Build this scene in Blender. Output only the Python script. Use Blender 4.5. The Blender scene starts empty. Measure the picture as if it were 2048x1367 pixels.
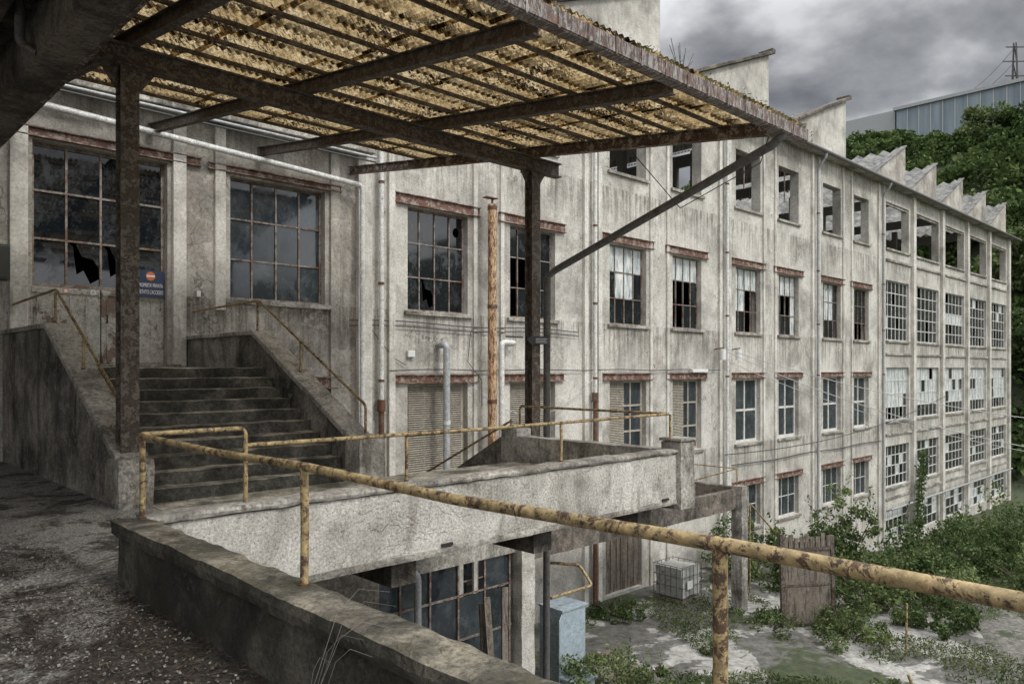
import bpy, math, random
import numpy as np
from mathutils import Vector, noise
random.seed(7); np.random.seed(7)
sc=bpy.context.scene; COL=sc.collection
R=math.radians
CX,CY=.6947,.7193
def P(px,d):
    t=(px-1024)/1524; r=t*d
    return CX*d+CY*r, CY*d-CX*r
def ZY(y,d): return (738-y)*d/1524
# ---------------------------------------------------------------- materials
class NT:
    def __init__(s,name):
        s.m=bpy.data.materials.new(name); s.m.use_nodes=True; s.t=s.m.node_tree; s.t.nodes.clear()
        s.out=s.n('ShaderNodeOutputMaterial'); s.b=s.n('ShaderNodeBsdfPrincipled'); s.l(s.b.outputs[0],s.out.inputs[0])
        s.geo=s.n('ShaderNodeNewGeometry'); s.pos=s.geo.outputs['Position']
    def n(s,k): return s.t.nodes.new(k)
    def l(s,a,b): s.t.links.new(a,b)
    def noise(s,scale,detail=6,rough=.6,dist=0,vec=None,mp=None):
        x=s.n('ShaderNodeTexNoise'); x.inputs['Scale'].default_value=scale; x.inputs['Detail'].default_value=min(detail,5)
        x.inputs['Roughness'].default_value=rough; x.inputs['Distortion'].default_value=dist
        v=vec or s.pos
        if mp:
            g=s.n('ShaderNodeMapping'); g.inputs['Scale'].default_value=mp; s.l(v,g.inputs[0]); v=g.outputs[0]
        s.l(v,x.inputs['Vector']); return x.outputs['Fac']
    def ramp(s,f,stops):
        x=s.n('ShaderNodeValToRGB'); e=x.color_ramp.elements
        while len(e)<len(stops): e.new(.5)
        for i,(p,c) in enumerate(stops):
            e[i].position=p
            if not isinstance(c,(tuple,list)): c=(c,c,c)
            e[i].color=(c[0],c[1],c[2],1)
        s.l(f,x.inputs[0]); return x.outputs[0]
    def mix(s,f,a,b,mode='MIX'):
        x=s.n('ShaderNodeMix'); x.data_type='RGBA'; x.blend_type=mode
        if isinstance(f,(int,float)): x.inputs[0].default_value=f
        else: s.l(f,x.inputs[0])
        for i,c in ((6,a),(7,b)):
            if isinstance(c,(tuple,list)): x.inputs[i].default_value=(c[0],c[1],c[2],1)
            else: s.l(c,x.inputs[i])
        return x.outputs[2]
    def math(s,op,a,b=0.):
        x=s.n('ShaderNodeMath'); x.operation=op
        for i,c in ((0,a),(1,b)):
            if isinstance(c,(int,float)): x.inputs[i].default_value=c
            else: s.l(c,x.inputs[i])
        return x.outputs[0]
    def bump(s,h,st=.4,dist=.02):
        x=s.n('ShaderNodeBump'); x.inputs['Strength'].default_value=st; x.inputs['Distance'].default_value=dist
        s.l(h,x.inputs['Height']); s.l(x.outputs[0],s.b.inputs['Normal'])
    def col(s,c,rough=.85,metal=0):
        if isinstance(c,(tuple,list)): s.b.inputs['Base Color'].default_value=(c[0],c[1],c[2],1)
        else: s.l(c,s.b.inputs['Base Color'])
        if isinstance(rough,(int,float)): s.b.inputs['Roughness'].default_value=rough
        else: s.l(rough,s.b.inputs['Roughness'])
        s.b.inputs['Metallic'].default_value=metal
        return s.m
def crackmask(N,scale,width=.012):
    d=N.n('ShaderNodeTexNoise'); d.inputs['Scale'].default_value=2.2; d.inputs['Detail'].default_value=3; N.l(N.pos,d.inputs['Vector'])
    va=N.n('ShaderNodeVectorMath'); va.operation='MULTIPLY_ADD'; N.l(d.outputs['Color'],va.inputs[0]); va.inputs[1].default_value=(.7,.7,.7); N.l(N.pos,va.inputs[2])
    v=N.n('ShaderNodeTexVoronoi'); v.feature='DISTANCE_TO_EDGE'; v.inputs['Scale'].default_value=scale; N.l(va.outputs[0],v.inputs['Vector'])
    c=N.ramp(v.outputs['Distance'],[(0,1),(width,0)])
    m=N.ramp(N.noise(.45,2),[(.5,0),(.6,1)])
    return N.mix(1,c,m,'MULTIPLY')
def concrete(name,light,mid,dark,scale=.55,streak=.7,crack=.6,bump=.5,patch=.35,moss=None,grain=22,warm=(.26,.22,.17),tread=None,gr=(.42,1.4),storey=0):
    N=NT(name)
    c=N.ramp(N.noise(scale,12,.70,.3),[(.35,dark),(.48,mid),(.60,light)])
    st=N.ramp(N.noise(1.3,8,.8,.6,mp=(1.6,1.6,.35)),[(.38,1),(.47,0)])
    c=N.mix(N.math('MULTIPLY',st,streak),c,N.mix(1,c,(.42,.39,.35),'MULTIPLY'))
    if storey:
        sep=N.n('ShaderNodeSeparateXYZ'); N.l(N.pos,sep.inputs[0])
        fr=N.math('FRACT',N.math('DIVIDE',N.math('ADD',sep.outputs[2],100*4.37-1.44),4.37))
        band=N.ramp(fr,[(.0,.0),(.6,.0),(.95,1),(1,.9)])   # rain streaks run down from the sill line
        fine=N.ramp(N.noise(3.4,5,.8,0,mp=(2.6,2.6,.12)),[(.42,1),(.52,0)])
        c=N.mix(N.math('MULTIPLY',N.mix(1,fine,band,'MULTIPLY'),storey),c,N.mix(1,c,(.33,.30,.26),'MULTIPLY'))
    pt=N.ramp(N.noise(.95,10,.76,.6),[(.55,0),(.565,1)])
    c=N.mix(N.math('MULTIPLY',pt,patch),c,warm)
    pt2=N.ramp(N.noise(2.0,8,.8,.4),[(.57,0),(.59,1)])
    c=N.mix(N.math('MULTIPLY',pt2,patch*1.2),c,(light[0]*1.2,light[1]*1.2,light[2]*1.17))
    gn=N.noise(grain,9,.82)
    f=N.ramp(gn,[(.36,gr[0]),(.5,1),(.65,gr[1])])
    c=N.mix(1,c,f,'MULTIPLY')
    if crack:
        cm=crackmask(N,.9)
        c=N.mix(N.math('MULTIPLY',cm,crack),c,(.03,.028,.025))
    if moss:
        mm=N.ramp(N.noise(2.3,10,.8,.5),[(.47,0),(.57,1)])
        c=N.mix(N.math('MULTIPLY',mm,moss[0]),c,moss[1])
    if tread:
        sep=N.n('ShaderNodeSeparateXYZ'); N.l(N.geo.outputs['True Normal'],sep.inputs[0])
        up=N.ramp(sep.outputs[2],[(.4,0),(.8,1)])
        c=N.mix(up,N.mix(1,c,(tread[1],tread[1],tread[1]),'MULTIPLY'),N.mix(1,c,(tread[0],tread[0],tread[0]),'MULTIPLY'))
    h=N.mix(.25,gn,pt)
    N.bump(h,bump,.03)
    return N.col(c,.92)
def rusty(name,paint,amount=.5,rust1=(.17,.07,.03),rust2=(.06,.03,.018),scale=3,rough=.6,bump=.35,mp=None):
    N=NT(name)
    n9=N.noise(9,8,.75)
    rc=N.ramp(n9,[(.35,rust2),(.65,rust1)])
    m=N.ramp(N.noise(scale,10,.82,.4,mp=mp),[(.71-amount*.5,0),(.76-amount*.5,1)])
    p=N.mix(1,N.ramp(n9,[(.3,.6),(.7,1.25)]),paint,'MULTIPLY')
    c=N.mix(m,p,rc)
    n40=N.noise(40,4,.7)
    c=N.mix(1,c,N.ramp(n40,[(.3,.55),(.7,1.35)]),'MULTIPLY')
    N.bump(N.mix(.5,n40,m),bump,.01)
    return N.col(c,rough)
M={}
M['plaster']=concrete('weathered_plaster',(.57,.545,.49),(.42,.40,.357),(.26,.245,.215),.5,.35,.7,.4,.22,gr=(.68,1.2),storey=.8)
M['plaster_dark']=concrete('weathered_plaster_brownish',(.50,.47,.42),(.345,.32,.28),(.20,.185,.16),.6,.45,.7,.4,.3,warm=(.28,.235,.18),gr=(.64,1.22),storey=.75)
M['pilaster']=concrete('pale_pilaster_plaster',(.66,.63,.57),(.52,.495,.44),(.34,.32,.28),.8,.35,.2,.3,.12,gr=(.7,1.18),storey=.45)
M['trim']=concrete('concrete_trim',(.44,.415,.365),(.26,.243,.21),(.11,.10,.085),1.1,.7,.3,.5,.3)
M['rough']=concrete('roughcast_render',(.66,.63,.57),(.49,.465,.41),(.24,.22,.185),.9,.6,.1,1.0,.05,grain=36,gr=(.5,1.35))
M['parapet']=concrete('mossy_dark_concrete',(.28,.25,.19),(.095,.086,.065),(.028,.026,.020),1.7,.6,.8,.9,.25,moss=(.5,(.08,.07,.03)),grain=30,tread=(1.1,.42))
M['balus']=concrete('stained_balustrade_concrete',(.32,.29,.25),(.155,.142,.12),(.05,.046,.038),1.2,.9,.3,.7,.25,grain=28)
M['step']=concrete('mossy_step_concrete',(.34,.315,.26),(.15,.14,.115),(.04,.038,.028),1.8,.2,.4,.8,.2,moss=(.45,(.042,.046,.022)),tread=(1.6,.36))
M['darkcon']=concrete('dark_concrete',(.20,.17,.14),(.08,.07,.057),(.022,.019,.016),1.1,.7,.3,.8,.2)  # dark-toned mottled concrete for the overhead roof, platform beams and gable copings
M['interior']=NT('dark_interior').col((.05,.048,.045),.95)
M['attic']=NT('grey_attic_paint').col((.2,.195,.18),.95)
M['rust']=rusty('rusty_steel',(.16,.12,.09),.62)
M['lintel']=rusty('rusty_lintel',(.34,.27,.22),.52,(.19,.085,.055),(.08,.04,.028),4)
M['beam']=rusty('flaking_brown_beam_paint',(.18,.15,.12),.5,(.085,.058,.04),(.03,.022,.017),9,.7,.7)
M['beamlight']=rusty('flaking_beam_paint_pale',(.38,.33,.28),.55,(.12,.075,.05),(.05,.034,.025),6,.7,.6)
M['yellow']=rusty('chipped_yellow_paint',(.38,.28,.135),.40,(.13,.07,.037),(.045,.03,.02),14,.6,.6)
M['frame']=rusty('rusted_window_frame',(.27,.24,.21),.45,(.19,.11,.07),(.10,.06,.04),5)
M['frame_white']=rusty('old_white_window_frame',(.62,.61,.57),.22,(.2,.12,.07),(.1,.06,.04),6)
M['pipe_white']=rusty('off_white_pipe',(.68,.67,.63),.12,(.3,.25,.2),(.18,.16,.14),4,.5,.1)
M['pipe_grey']=rusty('galvanised_pipe',(.38,.39,.39),.1,(.22,.19,.17),(.14,.13,.12),4,.4,.1)
M['pipe_dark']=rusty('dark_downpipe',(.13,.125,.12),.3,(.11,.07,.05),(.05,.04,.03),4,.5,.2)
M['flue']=rusty('orange_brown_flue',(.56,.38,.22),.44,(.24,.10,.045),(.07,.04,.025),5,.75,.6,mp=(3,3,.8))
M['gutter']=rusty('rusted_gutter',(.32,.30,.28),.5,(.17,.095,.065),(.05,.034,.027),5.5,.6,.5,mp=(5,1,1))
M['panel']=rusty('painted_steel_panel',(.42,.40,.35),.36,(.2,.14,.10),(.11,.08,.06),2.5,.6,.3,mp=(1,1,.5))
M['cabinet']=rusty('blue_grey_steel',(.36,.43,.47),.2,(.18,.12,.09),(.1,.07,.05),2.5,.5,.2)
M['tank']=rusty('grimy_tank_plastic',(.42,.42,.39),.25,(.2,.18,.15),(.11,.10,.09),3,.6,.2)
M['green']=NT('dark_green_enamel').col((.05,.055,.045),.5)
M['black']=NT('black_metal').col((.02,.02,.02),.5)
M['cable']=NT('dark_cable').col((.06,.06,.06),.6)
M['cable_light']=NT('pale_wire').col((.4,.4,.39),.5)
M['louvre']=rusty('tan_blind_slats',(.40,.36,.29),.15,(.2,.15,.1),(.12,.09,.06),4)
M['wood']=rusty('old_brown_wood',(.19,.16,.125),.4,(.11,.085,.065),(.05,.038,.03),2,.8,.4,mp=(6,6,.6))
M['white']=NT('white_plastic').col((.65,.65,.62),.4)
M['red']=NT('orange_red_paint').col((.55,.15,.05),.4)
M['blue']=NT('blue_sign').col((.025,.04,.085),.4)
def glass(name,dirt,dark=(.012,.015,.018),d=(.13,.14,.14),r0=.04):
    N=NT(name)
    f=N.ramp(N.noise(2.2,12,.85,.3,mp=(1,1,.7)),[(.64-dirt*.35,0),(.92-dirt*.2,.9)])
    s=N.ramp(N.noise(5,8,.7,2.5,mp=(1.,1.,1)),[(.60,0),(.66,.35),(.7,0)])
    c=N.mix(N.mix(1,f,s,'ADD'),dark,d)
    rr=N.ramp(f,[(0,r0),(1,.5)])
    v=N.math('MULTIPLY',N.geo.outputs['Random Per Island'],.9)
    c=N.mix(v,c,N.mix(1,c,(.45,.45,.45),'MULTIPLY'))
    return N.col(c,rr)
M['glass']=glass('dirty_dark_glass',.38,d=(.13,.145,.155))
M['glass_clear']=glass('hazy_grey_glass',.5,(.04,.05,.057),(.15,.17,.18))
def whitepane():
    N=NT('whitewashed_glass')
    c=N.ramp(N.noise(3,10,.8,.5,mp=(2,2,.5)),[(.35,(.14,.18,.19)),(.46,(.42,.46,.46)),(.58,(.68,.69,.66))])
    return N.col(c,.35)
M['glass_white']=whitepane()
PITCH=8.0/11
def sheetmat():
    N=NT('ochre_translucent_corrugated_sheet')
    c=N.ramp(N.noise(2.2,10,.75,.5),[(.35,(.22,.15,.07)),(.5,(.42,.31,.16)),(.65,(.56,.45,.28))])
    sep=N.n('ShaderNodeSeparateXYZ'); N.l(N.pos,sep.inputs[0])
    fr=N.math('FRACT',N.math('DIVIDE',N.math('SUBTRACT',sep.outputs[1],4.8),PITCH))
    lap=N.ramp(fr,[(0,.10),(.16,.0),(.75,.0),(1,.10)])
    dn=N.math('ADD',N.noise(8,10,.85,.8,mp=(.8,1.5,1)),lap)
    deb=N.ramp(dn,[(.505,0),(.53,1)])
    deb2=N.ramp(N.noise(1.1,3,.7,.5),[(.35,.4),(.58,1)])
    c=N.mix(N.mix(1,deb,deb2,'MULTIPLY'),c,(.022,.015,.009))
    c=N.mix(1,c,N.ramp(N.noise(34,4,.8),[(.35,.45),(.65,1.35)]),'MULTIPLY')
    d=N.n('ShaderNodeBsdfDiffuse'); t=N.n('ShaderNodeBsdfTranslucent'); mx=N.n('ShaderNodeMixShader'); mx.inputs[0].default_value=.68
    N.l(c,d.inputs[0]); N.l(c,t.inputs[0]); N.l(d.outputs[0],mx.inputs[1]); N.l(t.outputs[0],mx.inputs[2]); N.l(mx.outputs[0],N.out.inputs[0])
    return N.m
M['sheet']=sheetmat()
def corrroof():
    N=NT('lichen_grey_fibre_cement')
    c=N.ramp(N.noise(1.5,10,.8),[(.38,(.06,.06,.055)),(.6,(.22,.215,.20))])
    return N.col(c,.9)
M['fibre']=corrroof()
def leafmat(name,a,b,c3,sc_=.8):
    N=NT(name)
    f=N.mix(.5,N.geo.outputs['Random Per Island'],N.ramp(N.noise(sc_,3,.6),[(.3,0),(.7,1)]))
    c=N.ramp(f,[(.15,a),(.5,b),(.9,c3)])
    d=N.n('ShaderNodeBsdfDiffuse'); t=N.n('ShaderNodeBsdfTranslucent'); mx=N.n('ShaderNodeMixShader'); mx.inputs[0].default_value=.25
    N.l(c,d.inputs[0]); N.l(c,t.inputs[0]); N.l(d.outputs[0],mx.inputs[1]); N.l(t.outputs[0],mx.inputs[2]); N.l(mx.outputs[0],N.out.inputs[0])
    return N.m
M['leaf']=leafmat('shrub_leaves',(.028,.042,.016),(.072,.105,.042),(.16,.205,.09))
M['leaf_light']=leafmat('pale_green_leaves',(.048,.068,.028),(.12,.16,.065),(.24,.28,.13))
M['leaf_hill']=leafmat('hillside_leaves',(.022,.038,.014),(.068,.105,.036),(.17,.22,.08),.14)
M['grass']=leafmat('weeds_and_grass',(.035,.052,.02),(.08,.11,.04),(.18,.19,.085))
M['bark']=NT('grey_bark').col((.09,.07,.05),.9)
M['dry']=leafmat('dry_litter',(.022,.016,.011),(.065,.045,.032),(.19,.155,.12),4)
M['pebble']=leafmat('pale_pebbles',(.14,.13,.115),(.27,.255,.23),(.48,.46,.42),4)
def yardmat():
    N=NT('gravelly_yard')
    g=N.ramp(N.noise(55,4,.8),[(.38,(.06,.056,.05)),(.5,(.20,.19,.17)),(.64,(.46,.44,.40))])
    soil=N.ramp(N.noise(24,8,.8),[(.38,(.011,.010,.008)),(.62,(.07,.058,.046))])
    sep=N.n('ShaderNodeSeparateXYZ'); N.l(N.pos,sep.inputs[0])
    ed=N.n('ShaderNodeMapRange'); ed.inputs[1].default_value=-.2; ed.inputs[2].default_value=1.6; N.l(sep.outputs[0],ed.inputs[0])
    ey=N.n('ShaderNodeMapRange'); ey.inputs[1].default_value=6.4; ey.inputs[2].default_value=3.8; N.l(sep.outputs[1],ey.inputs[0])
    e=N.math('MULTIPLY',N.math('MULTIPLY',ed.outputs[0],ey.outputs[0]),.2)
    f=N.ramp(N.math('ADD',N.noise(1.1,10,.82,.5),e),[(.49,0),(.57,1)])
    c=N.mix(f,g,soil)
    v=N.n('ShaderNodeTexVoronoi'); v.inputs['Scale'].default_value=38; N.l(N.pos,v.inputs['Vector'])
    N.bump(N.mix(.5,v.outputs['Distance'],N.noise(15,5,.8)),.9,.03)
    return N.col(c,.9)
M['yard']=yardmat()
def courtmat():
    N=NT('cracked_courtyard_and_soil')
    n8=N.noise(5,8,.7)
    con=N.ramp(n8,[(.34,(.17,.163,.145)),(.5,(.30,.29,.265)),(.66,(.42,.41,.38))])
    asph=N.ramp(n8,[(.35,(.06,.057,.05)),(.65,(.15,.143,.128))])
    gr=N.ramp(n8,[(.3,(.02,.026,.012)),(.7,(.07,.085,.038))])
    c=N.mix(N.ramp(N.noise(.35,5,.65,.5),[(.50,0),(.52,1)]),asph,con)
    c=N.mix(crackmask(N,.5,.03),c,(.025,.03,.018))
    c=N.mix(N.ramp(N.noise(.45,6,.7,.4),[(.55,0),(.59,1)]),c,gr)
    sep=N.n('ShaderNodeSeparateXYZ'); N.l(N.pos,sep.inputs[0])
    far=N.n('ShaderNodeMapRange'); far.inputs[1].default_value=25; far.inputs[2].default_value=31; N.l(sep.outputs[0],far.inputs[0])
    c=N.mix(far.outputs[0],c,gr)
    N.bump(n8,.5,.04)
    return N.col(c,.9)
M['court']=courtmat()
N=NT('grey_path_gravel'); n_=N.noise(7,5,.8); N.bump(n_,.6,.04); pcx=N.ramp(n_,[(.38,(.06,.056,.048)),(.62,(.20,.19,.165))]); pcx=N.mix(N.ramp(N.noise(1.2,5,.8),[(.54,0),(.6,1)]),pcx,(.04,.05,.024)); M['path']=N.col(pcx,.9)
# ---------------------------------------------------------------- mesh builder
class MB:
    def __init__(s): s.v=[];s.f=[];s.m=[];s.s=[]
    def add(s,vs,fs,mi=0,sm=False):
        o=len(s.v); s.v+= [tuple(v) for v in vs]
        for f in fs: s.f.append([i+o for i in f]); s.m.append(mi); s.s.append(sm)
        return s
    def box(s,x0,x1,y0,y1,z0,z1,mi=0):
        vs=[(x0,y0,z0),(x1,y0,z0),(x1,y1,z0),(x0,y1,z0),(x0,y0,z1),(x1,y0,z1),(x1,y1,z1),(x0,y1,z1)]
        return s.add(vs,[(0,3,2,1),(4,5,6,7),(0,1,5,4),(1,2,6,5),(2,3,7,6),(3,0,4,7)],mi)
    def obox(s,p,q,w,h,mi=0,off=(0,0)):
        p=Vector(p);q=Vector(q);d=(q-p).normalized(); up=Vector((0,0,1)) if abs(d.z)<.95 else Vector((0,1,0))
        sd=d.cross(up).normalized(); u=sd.cross(d).normalized()
        vs=[]
        for c in (p,q):
            for a,b in ((-1,-1),(1,-1),(1,1),(-1,1)): vs.append(c+sd*(a*w/2+off[0])+u*(b*h/2+off[1]))
        return s.add(vs,[(0,1,2,3),(7,6,5,4),(0,4,5,1),(1,5,6,2),(2,6,7,3),(3,7,4,0)],mi)
    def ibeam(s,p,q,w,h,t=.02,mi=0):
        s.obox(p,q,w,t,mi,(0,h/2-t/2)); s.obox(p,q,w,t,mi,(0,-h/2+t/2)); s.obox(p,q,t,h-2*t,mi); return s
    def tube(s,pts,r,n=10,mi=0,cap=True):
        pts=[Vector(p) for p in pts]; rings=[]; last=None
        for i,p in enumerate(pts):
            d=(pts[min(i+1,len(pts)-1)]-pts[max(i-1,0)]).normalized()
            if last is None:
                a=Vector((0,0,1)) if abs(d.z)<.9 else Vector((1,0,0)); sd=d.cross(a).normalized()
            else: sd=(last-d*last.dot(d)).normalized()
            last=sd; u=d.cross(sd); rr=r[i] if isinstance(r,(list,tuple)) else r
            rings.append([p+sd*math.cos(2*math.pi*k/n)*rr+u*math.sin(2*math.pi*k/n)*rr for k in range(n)])
        vs=[v for g in rings for v in g]; fs=[]
        for i in range(len(pts)-1):
            for k in range(n): fs.append((i*n+k,i*n+(k+1)%n,(i+1)*n+(k+1)%n,(i+1)*n+k))
        s.add(vs,fs,mi,True)
        if cap: s.add(rings[0],[tuple(range(n))[::-1]],mi); s.add(rings[-1],[tuple(range(n))],mi)
        return s
    def prism_x(s,prof,x0,x1,mi=0):
        n=len(prof); vs=[(x0,y,z) for y,z in prof]+[(x1,y,z) for y,z in prof]
        return s.add(vs,[tuple(range(n))[::-1],tuple(range(n,2*n))]+[(i,(i+1)%n,n+(i+1)%n,n+i) for i in range(n)],mi)
    def prism_y(s,prof,y0,y1,mi=0):
        n=len(prof); vs=[(x,y0,z) for x,z in prof]+[(x,y1,z) for x,z in prof]
        return s.add(vs,[tuple(range(n)),tuple(range(n,2*n))[::-1]]+[((i+1)%n,i,n+i,n+(i+1)%n) for i in range(n)],mi)
    def rbox(s,x0,x1,y0,y1,z0,z1,step=.12,amp=.012,mi=0):
        key={}; vs=[]; fs=[]
        L=[x1-x0,y1-y0,z1-z0]; n=[max(2,int(round(l/step))) for l in L]; o=(x0,y0,z0)
        def vid(i,j,k):
            t=(i,j,k)
            if t not in key:
                p=Vector((o[0]+L[0]*i/n[0],o[1]+L[1]*j/n[1],o[2]+L[2]*k/n[2]))
                e=(i in(0,n[0]))+(j in(0,n[1]))+(k in(0,n[2]))
                q=p+noise.noise_vector(p*3.1)*amp+noise.noise_vector(p*11)*amp*.5
                if e>=2:
                    for ax,(m_,nn) in enumerate(zip((i,j,k),n)):
                        if m_==0: q[ax]+=amp*(.8+.8*noise.noise(p*7))
                        elif m_==nn: q[ax]-=amp*(.8+.8*noise.noise(p*7))
                key[t]=len(vs); vs.append(q)
            return key[t]
        for ax in range(3):
            a,b=[(1,2),(2,0),(0,1)][ax]
            for side in (0,n[ax]):
                for i in range(n[a]):
                    for j in range(n[b]):
                        q=[]
                        for di,dj in ((0,0),(1,0),(1,1),(0,1)):
                            t=[0,0,0]; t[ax]=side; t[a]=i+di; t[b]=j+dj; q.append(vid(*t))
                        fs.append(q if side else q[::-1])
        return s.add(vs,fs,mi)
    def build(s,name,mats,parent=None,bevel=0,label=None):
        me=bpy.data.meshes.new(name); me.from_pydata(s.v,[],s.f)
        if not isinstance(mats,(list,tuple)): mats=[mats]
        for m in mats: me.materials.append(m)
        me.polygons.foreach_set('material_index',s.m); me.polygons.foreach_set('use_smooth',s.s); me.update()
        o=bpy.data.objects.new(name,me); COL.objects.link(o); o.parent=parent
        if bevel:
            b=o.modifiers.new('edge_wear','BEVEL'); b.width=bevel; b.segments=2; b.limit_method='ANGLE'
        if label: o['label']=label
        return o
def tag(o,label,cat,group=None):
    o['label']=label; o['category']=cat
    if group: o['group']=group
    return o
def thing(name,label,cat,group=None,loc=(0,0,0)):
    o=bpy.data.objects.new(name,None); COL.objects.link(o); o.location=loc; return tag(o,label,cat,group)
def leaves(name,pts,size,mat,parent=None,aspect=.55,flat=0,seed=1):
    rng=np.random.RandomState(seed); pts=np.asarray(pts,dtype=np.float64); n=len(pts)
    a=rng.normal(size=(n,3)); 
    if flat: a[:,2]*=(1-flat)
    a/=np.linalg.norm(a,axis=1)[:,None]+1e-9
    b=rng.normal(size=(n,3)); 
    if flat: b[:,2]*=(1-flat)
    b-=a*(a*b).sum(1)[:,None]; b/=np.linalg.norm(b,axis=1)[:,None]+1e-9
    sz=(size if np.ndim(size) else size*(.6+.8*rng.rand(n)))[:,None]
    v=np.stack([pts-a*sz*.5, pts+b*sz*aspect*.5, pts+a*sz*.5, pts-b*sz*aspect*.5],1).reshape(-1,3)
    me=bpy.data.meshes.new(name); me.vertices.add(4*n); me.vertices.foreach_set('co',v.ravel())
    me.loops.add(4*n); me.loops.foreach_set('vertex_index',np.arange(4*n,dtype=np.int32))
    me.polygons.add(n); me.polygons.foreach_set('loop_start',np.arange(0,4*n,4,dtype=np.int32)); 
    me.update(calc_edges=True); me.validate(); me.materials.append(mat)
    o=bpy.data.objects.new(name,me); COL.objects.link(o); o.parent=parent; return o
def blobpts(rng,blobs,per):
    out=[]
    for (x,y,z,r) in blobs:
        k=int(per); d=rng.normal(size=(k,3)); d/=np.linalg.norm(d,axis=1)[:,None]
        rr=r*(.55+.5*rng.rand(k))[:,None]; out.append(np.array([x,y,z])+d*rr*np.array([1,1,.8]))
    return np.concatenate(out)
# ---------------------------------------------------------------- terrain
def sm(t): t=max(0,min(1,t)); return t*t*(3-2*t)
def H(x,y):
    z=-7.3-2.5*sm((x-26)/20)
    hill=sm((x-71)/56)*(41.5+3.5*sm((y-30)/20))
    hill*=1-.5*sm((y-68)/16)*sm((230-x)/60)
    back=sm((y-62)/50)*24*sm((x-10)/50)
    h=max(hill,back*.9) if y>50 else hill
    if h>0.3: h+=1.2*noise.noise(Vector((x*.05,y*.05,3)))*min(1,h/8)
    return z+h
xs=list(np.arange(-12,72,2.0))+list(np.arange(72,200,4.0))+[220,260,330,450,700,1200]
xs=[-1000,-300,-80]+xs
ys=[-1000,-400,-150]+list(np.arange(-80,120,4.0))+[150,220,400,1000]
mb=MB(); vs=[]; 
for y in ys:
    for x in xs: vs.append((x,y,H(x,y)+(.05*noise.noise(Vector((x*.6,y*.6,0))) if x<70 else 0)))
nx=len(xs); fs=[(j*nx+i,j*nx+i+1,(j+1)*nx+i+1,(j+1)*nx+i) for j in range(len(ys)-1) for i in range(nx-1)]
mb.add(vs,fs,0,True); g=mb.build('ground',M['court']); g['kind']='structure'
mb=MB(); mb.box(-40,1.88,-30,6.1,-7.6,-1.55); mb.box(-40,3.05,6.1,15.25,-7.6,-1.552)
y=mb.build('yard_ground',M['yard']); y['kind']='structure'
pc=[P(1800,34),P(1900,29),P(1985,23.5),P(2060,18),P(2200,13)]; vs=[];fs=[]
for i in range(49):
    f=i/48*4; k=min(3,int(f)); f-=k; cx=pc[k][0]*(1-f)+pc[k+1][0]*f; cy=pc[k][1]*(1-f)+pc[k+1][1]*f
    for j in range(7):
        o=(j-3)*.4+(.4*noise.noise(Vector((i*.6,j,0))) if j in(0,6) else 0); xx=cx+o*.55; yy=cy+o*.83
        vs.append((xx,yy,H(xx,yy)+(.07 if 0<j<6 else -.02)))
    if i: fs+=[(7*i-7+j,7*i-6+j,7*i+j+1,7*i+j) for j in range(6)]
o=MB().add(vs,fs,0,True).build('path',M['path']); o['kind']='structure'
# ---------------------------------------------------------------- factory
YF=15.3
fac=thing('factory_building','long abandoned concrete factory with rows of broken steel windows and sawtooth roof','building')
pairs=[11.2,19.1,26.9,34.7]
winA=[]; 
for p in pairs: winA+=[(p,p+1.95),(p+3.5,p+5.35)]
ops=[(3.2,5.47,.08,4.0),(6.72,8.91,1.45,3.98),(7.9,9.1,-1.6,-.42)]
for a,b in winA:
    ops.append((a,b,1.45,4.02)); ops.append((a,b,6.35,8.6)); ops.append((a,b,-2.9,-.35))
    if a>25: ops.append((a,b,-6.3,-4.6))
ops.append((18.9,20.8,-7.2,-4.7)); ops.append((13.0,15.0,-6.6,-4.7))
def wallgrid(mb,x0,x1,z0,z1,ops,Y,T):
    X=sorted(set([x0,x1]+[o[0] for o in ops]+[o[1] for o in ops])); Z=sorted(set([z0,z1]+[o[2] for o in ops]+[o[3] for o in ops]))
    for i in range(len(X)-1):
        for j in range(len(Z)-1):
            a,b,c,d=X[i],X[i+1],Z[j],Z[j+1]; cx,cz=(a+b)/2,(c+d)/2
            if any(o[0]<cx<o[1] and o[2]<cz<o[3] for o in ops): continue
            mb.add([(a,Y,c),(b,Y,c),(b,Y,d),(a,Y,d)],[(0,1,2,3)]); mb.add([(a,Y+T,c),(b,Y+T,c),(b,Y+T,d),(a,Y+T,d)],[(3,2,1,0)])
    for a,b,c,d in ops+[(x0,x1,z0,z1)]:
        mb.add([(a,Y,c),(a,Y+T,c),(a,Y+T,d),(a,Y,d),(b,Y,c),(b,Y+T,c),(b,Y+T,d),(b,Y,d)],[(0,1,2,3),(7,6,5,4),(0,4,5,1),(3,2,6,7)])
opsL=[o for o in ops if o[1]<10]; opsR=[o for o in ops if o[0]>10]
mb=MB(); wallgrid(mb,-6,10.0,-8,9.7,opsL,YF,.4); mb.build('front_wall',M['plaster_dark'],fac)
mb=MB(); wallgrid(mb,10.0,41.9,-9.5,9.7,opsR,YF,.4); mb.build('front_wall',M['plaster'],fac)
wopen=[(42.3,45.7),(46.7,50.75),(51.7,55.8),(56.7,60.8),(61.7,65.9)]
wops=[]
for a,b in wopen: wops+=[(a,b,6.45,8.9),(a,b,1.55,4.75),(a,b,-2.75,.1),(a,b,-6.3,-4.1),(a,b,-9.2,-7.5)]
mb=MB(); wallgrid(mb,41.9,67.3,-11,9.7,wops,YF-.02,.4); mb.build('wing_wall',M['plaster'],fac)
mb=MB(); mb.box(-6,67,24,24.3,-11,5.6); mb.box(-6,-5.7,15.7,24,-8,9.7); mb.box(67,67.3,15.68,24,-11,5.6)
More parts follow.
